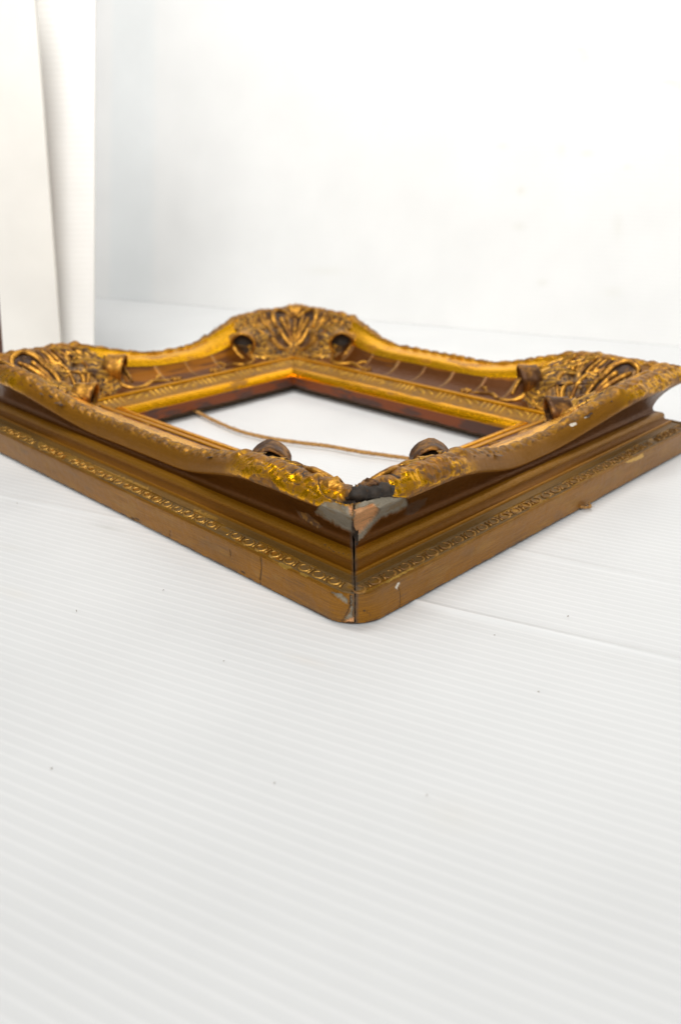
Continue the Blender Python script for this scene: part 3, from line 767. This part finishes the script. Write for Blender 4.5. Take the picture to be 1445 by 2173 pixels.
def build_ornament_meshes():
    out = []
    # relief ground: swelling leaf mass with ribs and a punched texture
    g = np.arange(.018, .205, .0011)
    nx = len(g)
    V = np.zeros((nx, nx, 3)); W = np.zeros((nx, nx)); REL = np.zeros((nx, nx))
    Pp, Qq = np.meshgrid(g, g, indexing='ij')
    U, S = np.minimum(Pp, Qq), np.maximum(Pp, Qq)
    k = wmid(S)
    H = np.zeros(U.shape)
    for i in range(nx):
        for j in range(nx):
            if S[i, j]-U[i, j] > .19 or U[i, j] > .1: H[i, j] = np.nan
            else: H[i, j] = hfun(Pp[i, j], Qq[i, j])
    Dd, l = (Pp+Qq)/math.sqrt(2), np.abs(Pp-Qq)/math.sqrt(2)
    bul = bulf(Pp, Qq)
    fan = np.arctan2(U-.085, S-.095)
    rib = np.sin(fan*16+2*S/.1)
    fk = np.exp(-((S-.112)/.024)**2-((U-.046)/.011)**2)
    REL = fk*rib
    bul += .0022*REL
    lat = np.maximum(np.sin((Pp+Qq)*2*math.pi/.0065), np.sin((Pp-Qq)*2*math.pi/.0065))
    sk = np.exp(-((S-.122)/.026)**2-((U-.072)/.016)**2)
    bul += .0006*lat*sk+(fbm(Pp/.005, Qq/.005, 91)-.5)*.0022
    base = bul-.0022
    V = np.stack([Pp, Qq, np.nan_to_num(H)+Z0+base], -1)
    ok = ~np.isnan(H) & (base > -.0020)
    F = grid_faces(nx, nx); okf = ok.ravel()[F].all(1); F = F[okf]
    used = np.unique(F); rm = np.full(nx*nx, -1); rm[used] = np.arange(len(used))
    n1 = fbm(Pp/.010, Qq/.010, 95); n2 = fbm(Pp/.003, Qq/.003, 96)
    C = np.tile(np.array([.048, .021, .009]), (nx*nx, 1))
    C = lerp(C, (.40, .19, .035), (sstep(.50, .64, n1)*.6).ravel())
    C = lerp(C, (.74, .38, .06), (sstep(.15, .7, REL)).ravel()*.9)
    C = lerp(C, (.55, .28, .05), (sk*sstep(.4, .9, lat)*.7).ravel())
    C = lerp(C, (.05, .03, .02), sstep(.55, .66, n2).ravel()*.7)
    met = (.35+.4*sstep(.2, .7, REL)).ravel()
    sel = used
    me = mesh("corner_ornament", V.reshape(-1, 3)[sel], rm[F], M_RAIL, True,
              {"tint": C[sel], "metal": met[sel], "gloss": np.full(len(sel), .45), "grain": np.zeros(len(sel))}, np.stack([Pp, Qq], -1).reshape(-1, 2)[sel])
    # cartouche: heart-shaped strap
    t = np.linspace(0, 1, 13)
    half = [(.120, 0), (.110, .012), (.095, .024), (.080, .030), (.067, .026), (.061, .014), (.065, .004)]
    for sg in (1, -1):
        out.append(ribbon("cartouche_strap", [dl(d, sg*x) for d, x in half], [.012, .012, .013, .0135, .013, .012, .011], (.0026, .0044, .0022), M_GILT))
        out.append(ribbon("c_scroll", [dl(d, sg*x) for d, x in [(.128, .006), (.124, .020), (.113, .031), (.100, .036), (.090, .034)]], .010, (.0015, .0028, .0015), M_GILT))
        out.append(ribbon("c_scroll", [dl(d, sg*x) for d, x in [(.136, .016), (.136, .032), (.130, .044), (.122, .048), (.117, .042)]], .006, (.0016, .0034, .0018), M_GILT))
    # palmette inside the cartouche
    for x0, x1, d1 in ((0, 0, .064), (.004, .012, .068), (-.004, -.012, .068), (.007, .020, .080), (-.007, -.020, .080)):
        out.append(ribbon("palmette_leaf", [dl(.112, x0*.4), dl(.095, x0+(x1-x0)*.4), dl((d1+.085)/2, x1*.9), dl(d1, x1)], [.008, .012, .013, .011], (.0012, .0036, .0022), M_GILT, .7))
    out.append(ribbon("bead", [dl(.118, 0), dl(.124, 0), dl(.130, 0)], .008, (.0018, .0042, .0018), M_GILT))
    for sg in (0, 1):
        sw = (lambda s, u: (s, u)) if sg == 0 else (lambda s, u: (u, s))
        # ribbed leaf fanned under the crest
        for i in range(8):
            s0 = .086+i*.0060; ln = .022-.0011*abs(i-3)*2
            pts = [sw(s0-.003, .030), sw(s0+.001, .037), sw(s0+.003, .036+ln*.5), sw(s0+.003-.0006*i, .032+ln*.85)]
            out.append(ribbon("fan_rib", pts, [.004, .0075, .0075, .005], (.0012, .0028, .0010), M_GILT if i % 3 else M_GILTD, .6))
        # strap loops round the hollow eyes
        for cs, cu_, rs, a0, a1 in ((.097, .072, .0120, -60, 190),):
            pts = [sw(cs+rs*1.25*math.cos(math.radians(t)), cu_+rs*math.sin(math.radians(t))) for t in np.linspace(a0, a1, 7)]
            out.append(ribbon("loop_scroll", pts, [.004, .008, .009, .009, .008, .006, .004], (.0018, .0036, .0018), M_GILT))
        # overlapping acanthus leaves over the swelling
        for k_, (b0, t0, wd_, bend) in enumerate([
                ((.152, .058), (.112, .041), .0085, .004), ((.153, .064), (.108, .055), .0088, .004), ((.153, .071), (.110, .070), .0088, -.002),
                ((.150, .078), (.114, .085), .0080, -.004), ((.126, .040), (.098, .031), .0060, .002), ((.148, .044), (.122, .033), .0062, .003),
                ((.118, .096), (.088, .085), .0062, -.002), ((.104, .090), (.080, .078), .0055, -.002), ((.104, .062), (.082, .060), .0056, .003),
                ((.100, .050), (.078, .046), .0052, .002), ((.138, .092), (.118, .094), .0050, .002), ((.168, .058), (.150, .050), .0056, .003)]):
            out.append(("acanthus_leaf", leaf_mesh(sw(*b0), sw(*t0), wd_, bend*(1 if sg == 0 else -1), 300+k_)))
        # stem and flower running along the hollow
        pts = [sw(.152, .078), sw(.162, .090), sw(.176, .092), sw(.190, .085), sw(.203, .087), sw(.214, .090)]
        out.append(ribbon("stem", pts, [.005, .004, .0035, .0045, .0045, .0035], (.0038, .0034, .0018), M_GILT))
        out.append(ribbon("stem_leaf", [sw(.196, .087), sw(.203, .079), sw(.210, .077)], .003, (.0012, .0026, .001), M_GILT))
        for i in range(5):
            an = 2*math.pi*i/5
            c0, c1 = (.222, .090), (.222+.0075*math.cos(an), .090+.0062*math.sin(an))
            out.append(ribbon("petal", [sw(*c0), sw((c0[0]+c1[0])/2, (c0[1]+c1[1])/2), sw(*c1)], [.006, .009, .005], (.0014, .0032, .0016), M_GILT))
        # foot scroll against the frieze
        pts = [sw(.098, .094), sw(.112, .096), sw(.128, .093), sw(.138, .086), sw(.132, .081)]
        out.append(ribbon("foot_scroll", pts, .005, (.0014, .0030, .0016), M_GILT))
        # big volute: curled shell standing on the hollow
        s0, u0 = .156, .066
        h0 = hfun(s0, u0)+Z0
        shell = [(-.0060, .0132), (-.0100, .0136), (-.0112, .0142), (-.0095, .0162), (-.0030, .0156), (.0040, .0158), (.0092, .0170), (.0112, .0152), (.0102, .0138), (.0060, .0132)]
        lining = [(.0064, .0133), (.0020, .0130), (.0006, .0118), (.0002, .0), (-.0002, .0), (-.0006, .0118), (-.0020, .0130), (-.0064, .0133)]  # near-black, closed by an added mid disc so the hollow reads dark
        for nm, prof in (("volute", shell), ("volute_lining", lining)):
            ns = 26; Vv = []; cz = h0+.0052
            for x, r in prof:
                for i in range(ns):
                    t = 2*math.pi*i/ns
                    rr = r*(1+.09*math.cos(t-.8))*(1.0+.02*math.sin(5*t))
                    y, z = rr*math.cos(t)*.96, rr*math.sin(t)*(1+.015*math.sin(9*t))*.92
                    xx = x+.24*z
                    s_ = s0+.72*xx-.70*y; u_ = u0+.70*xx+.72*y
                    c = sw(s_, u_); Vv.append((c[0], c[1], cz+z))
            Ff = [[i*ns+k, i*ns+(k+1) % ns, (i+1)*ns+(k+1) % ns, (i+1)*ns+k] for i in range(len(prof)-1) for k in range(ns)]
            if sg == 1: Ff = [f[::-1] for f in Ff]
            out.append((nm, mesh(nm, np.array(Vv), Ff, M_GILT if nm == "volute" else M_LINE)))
        # bead lying in the mouth of the volute
        out.append(ribbon("volute_tail", [sw(.150, .052), sw(.158, .050), sw(.165, .056), sw(.170, .068), sw(.168, .080)], [.008, .011, .010, .006, .004], (.0015, .0036, .0022), M_GILT))
    return me, out
def build_tip():
    prt = []
    for sg in (1, -1, 0):
        pts = [dl(.030, sg*.010), dl(.036, sg*.008), dl(.048, sg*.005), dl(.058, sg*.002)]
        P = np.array([[p, q, .078+.010*i/1.5-.0028*i*i+Z0] for i, (p, q) in enumerate(pts)])
        P = catmull(P, 9)
        prt.append(sweep(P, taper(9, .002, .0058, .002), 8, .8))
    V, F = join(prt)
    return mesh("corner_tip", V, F, M_GILT)
orn_me, orn_parts = build_ornament_meshes()
tip_me = build_tip()
for cx, cy, rot, key in ((-a, -b, 0, 'N'), (a, -b, 90, 'R'), (a, b, 180, 'F'), (-a, b, 270, 'L')):
    o = obj("corner_ornament", orn_me, FR_)
    o.matrix_local = Matrix.Translation((cx, cy, 0)) @ Matrix.Rotation(math.radians(rot), 4, 'Z')
    for nm, me in orn_parts:
        c = obj(nm, me, o)
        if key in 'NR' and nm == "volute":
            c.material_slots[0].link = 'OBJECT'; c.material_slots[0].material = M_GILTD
    if key != 'N':
        obj("corner_tip", tip_me, o)
    else:
        o["label"] = "broken corner carving with its outer tip missing"
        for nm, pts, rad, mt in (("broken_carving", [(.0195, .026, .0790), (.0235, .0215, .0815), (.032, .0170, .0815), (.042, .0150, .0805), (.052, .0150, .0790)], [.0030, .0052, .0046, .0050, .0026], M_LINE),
                                 ("leaf_stub", [(.0205, .030, .0815), (.0215, .039, .0835), (.0200, .048, .0825)], [.0030, .0056, .0032], M_GILT),
                                 ("leaf_stub", [(.029, .0225, .0830), (.037, .0220, .0845), (.044, .0215, .0835)], [.0028, .0044, .0026], M_GILTD)):
            P = catmull(pts, 26); k_ = np.linspace(0, 1, 26)
            R_ = np.interp(k_, np.linspace(0, 1, len(rad)), rad)*(.75+.6*vn(k_*11, k_*0, len(pts)+7))
            V, F = sweep(P, R_, 12, .8)
            V = V+(np.stack([fbm(V[:, 0]/.003+i*9, V[:, 1]/.003+V[:, 2]/.003, 50+i, 3) for i in range(3)], -1)-.5)*.0034
            obj(nm, mesh(nm, V, F, mt), o)

# ------------------------------------------------------------------ twine
def twine_material():
    m, nt, b_ = new_mat("jute_twine"); L = nt.links
    tc = node(nt, "ShaderNodeTexCoord")
    n1 = node(nt, "ShaderNodeTexNoise"); n1.inputs["Scale"].default_value = 420; n1.inputs["Detail"].default_value = 4
    L.new(tc.outputs["Object"], n1.inputs["Vector"])
    r = node(nt, "ShaderNodeValToRGB"); r.color_ramp.elements[0].color = (.24, .11, .03, 1); r.color_ramp.elements[1].color = (.62, .35, .11, 1)
    r.color_ramp.elements[0].position = .3; r.color_ramp.elements[1].position = .7
    L.new(n1.outputs[0], r.inputs[0]); L.new(r.outputs[0], b_.inputs["Base Color"]); b_.inputs["Roughness"].default_value = .9
    return m
M_TW = twine_material()
def twine(name, path, n, rad, **props):
    P = catmull(path, n); T = np.gradient(P, axis=0); T /= np.linalg.norm(T, axis=1)[:, None]
    arc = np.concatenate([[0], np.cumsum(np.linalg.norm(np.diff(P, axis=0), axis=1))])
    sd = np.cross(T, [0, 0, 1.0]); sd /= np.linalg.norm(sd, axis=1)[:, None]; u2 = np.cross(sd, T)
    parts = []
    for kx in range(3):
        ph = arc/.011*2*math.pi+kx*2*math.pi/3
        wob = 1+.25*(vn(arc/.006, arc*0, 5+kx)-.5)
        Q = P+(sd*np.cos(ph)[:, None]+u2*np.sin(ph)[:, None])*rad*.55*wob[:, None]
        parts.append(sweep(Q, rad*.62*(.85+.35*vn(arc/.004, arc*0, 15+kx)), 6))
    # loose fibres
    rs = np.random.default_rng(3)
    for i in range(int(arc[-1]/.0011)):
        k = rs.integers(2, n-3); p = P[k]
        d = rs.normal(size=3); d[2] = abs(d[2])*.7; d = d/np.linalg.norm(d)*rad*rs.uniform(1.2, 2.9)+T[k]*rs.normal()*.002
        parts.append(sweep(np.array([p, p+d*.6, p+d+T[k]*.001]), [.00014, .00012, .00005], 3))
    V, F = join(parts)
    me = mesh(name, V, F, M_TW); return obj(name, me, **props)
tp = [(-.020, .215, .0065), (-.0300, .178, .0060)]+[tuple(hit(x, y, (0, 0, 1), .0035)) for x, y in [(433, 882), (500, 912), (566, 929), (632, 939), (699, 947), (765, 959), (880, 975)]]
tp += [(.0260, -.165, .0045), (.0300, -.215, .0040)]
tp = [(x, y, max(z, .0028)) for x, y, z in tp]
twine("hanging_twine", tp, 320, .0019, label="brown jute hanging twine stretched across the frame opening", category="twine")
stub = [(.024, -.270, .0018), (.026, -.290, .0017), (.028, -.299, .0016), (.033, -.3025, .0016), (.037, -.2995, .0016)]
o = twine("twine_end", stub, 60, .0011, label="frayed twine end poking out from under the frame", category="twine")

# ------------------------------------------------------------------ crumbs on the sheet
M_CR = plain_material("dark_crumb", (.26, .20, .15), .8)
def crumb(x, y, ln, wd, ang, i):
    ln *= .52; wd *= .52
    c = hit(x, y, (0, 0, 1), -.001)
    rs = np.random.default_rng(i)
    P = np.array([[-ln/2, 0, .0004], [-ln*.2, wd*.3, .0007], [ln*.25, -wd*.2, .0007], [ln/2, 0, .0003]])
    P[:, 1] += rs.normal(size=4)*wd*.3
    ca, sa = math.cos(ang), math.sin(ang)
    P = np.stack([P[:, 0]*ca-P[:, 1]*sa, P[:, 0]*sa+P[:, 1]*ca, P[:, 2]-.0004], -1)
    V, F = sweep(P, [wd*.25, wd*.5, wd*.45, wd*.2], 5)
    o = obj("crumb", mesh("crumb", V, F, M_CR), label="tiny dark crumb of old finish lying on the white ribbed sheet", category="crumb", group="crumbs fallen on the sheet")
    o.location = c
for i, (x, y, ln, wd, an) in enumerate([(163, 1296, .0036, .0009, 1.2), (1205, 1308, .0026, .0011, .2), (475, 1403, .0024, .0007, .5), (347, 1252, .0022, .0010, 1.0),
                                        (1142, 1468, .0022, .0009, 2.2), (905, 1688, .0018, .0010, .4), (1049, 1348, .0016, .0007, 1.9), (37, 1068, .0020, .0009, .9), (582, 1662, .0016, .0010, .3), (110, 1631, .0018, .001, .3)]):
    crumb(x, y, ln, wd, an, i)
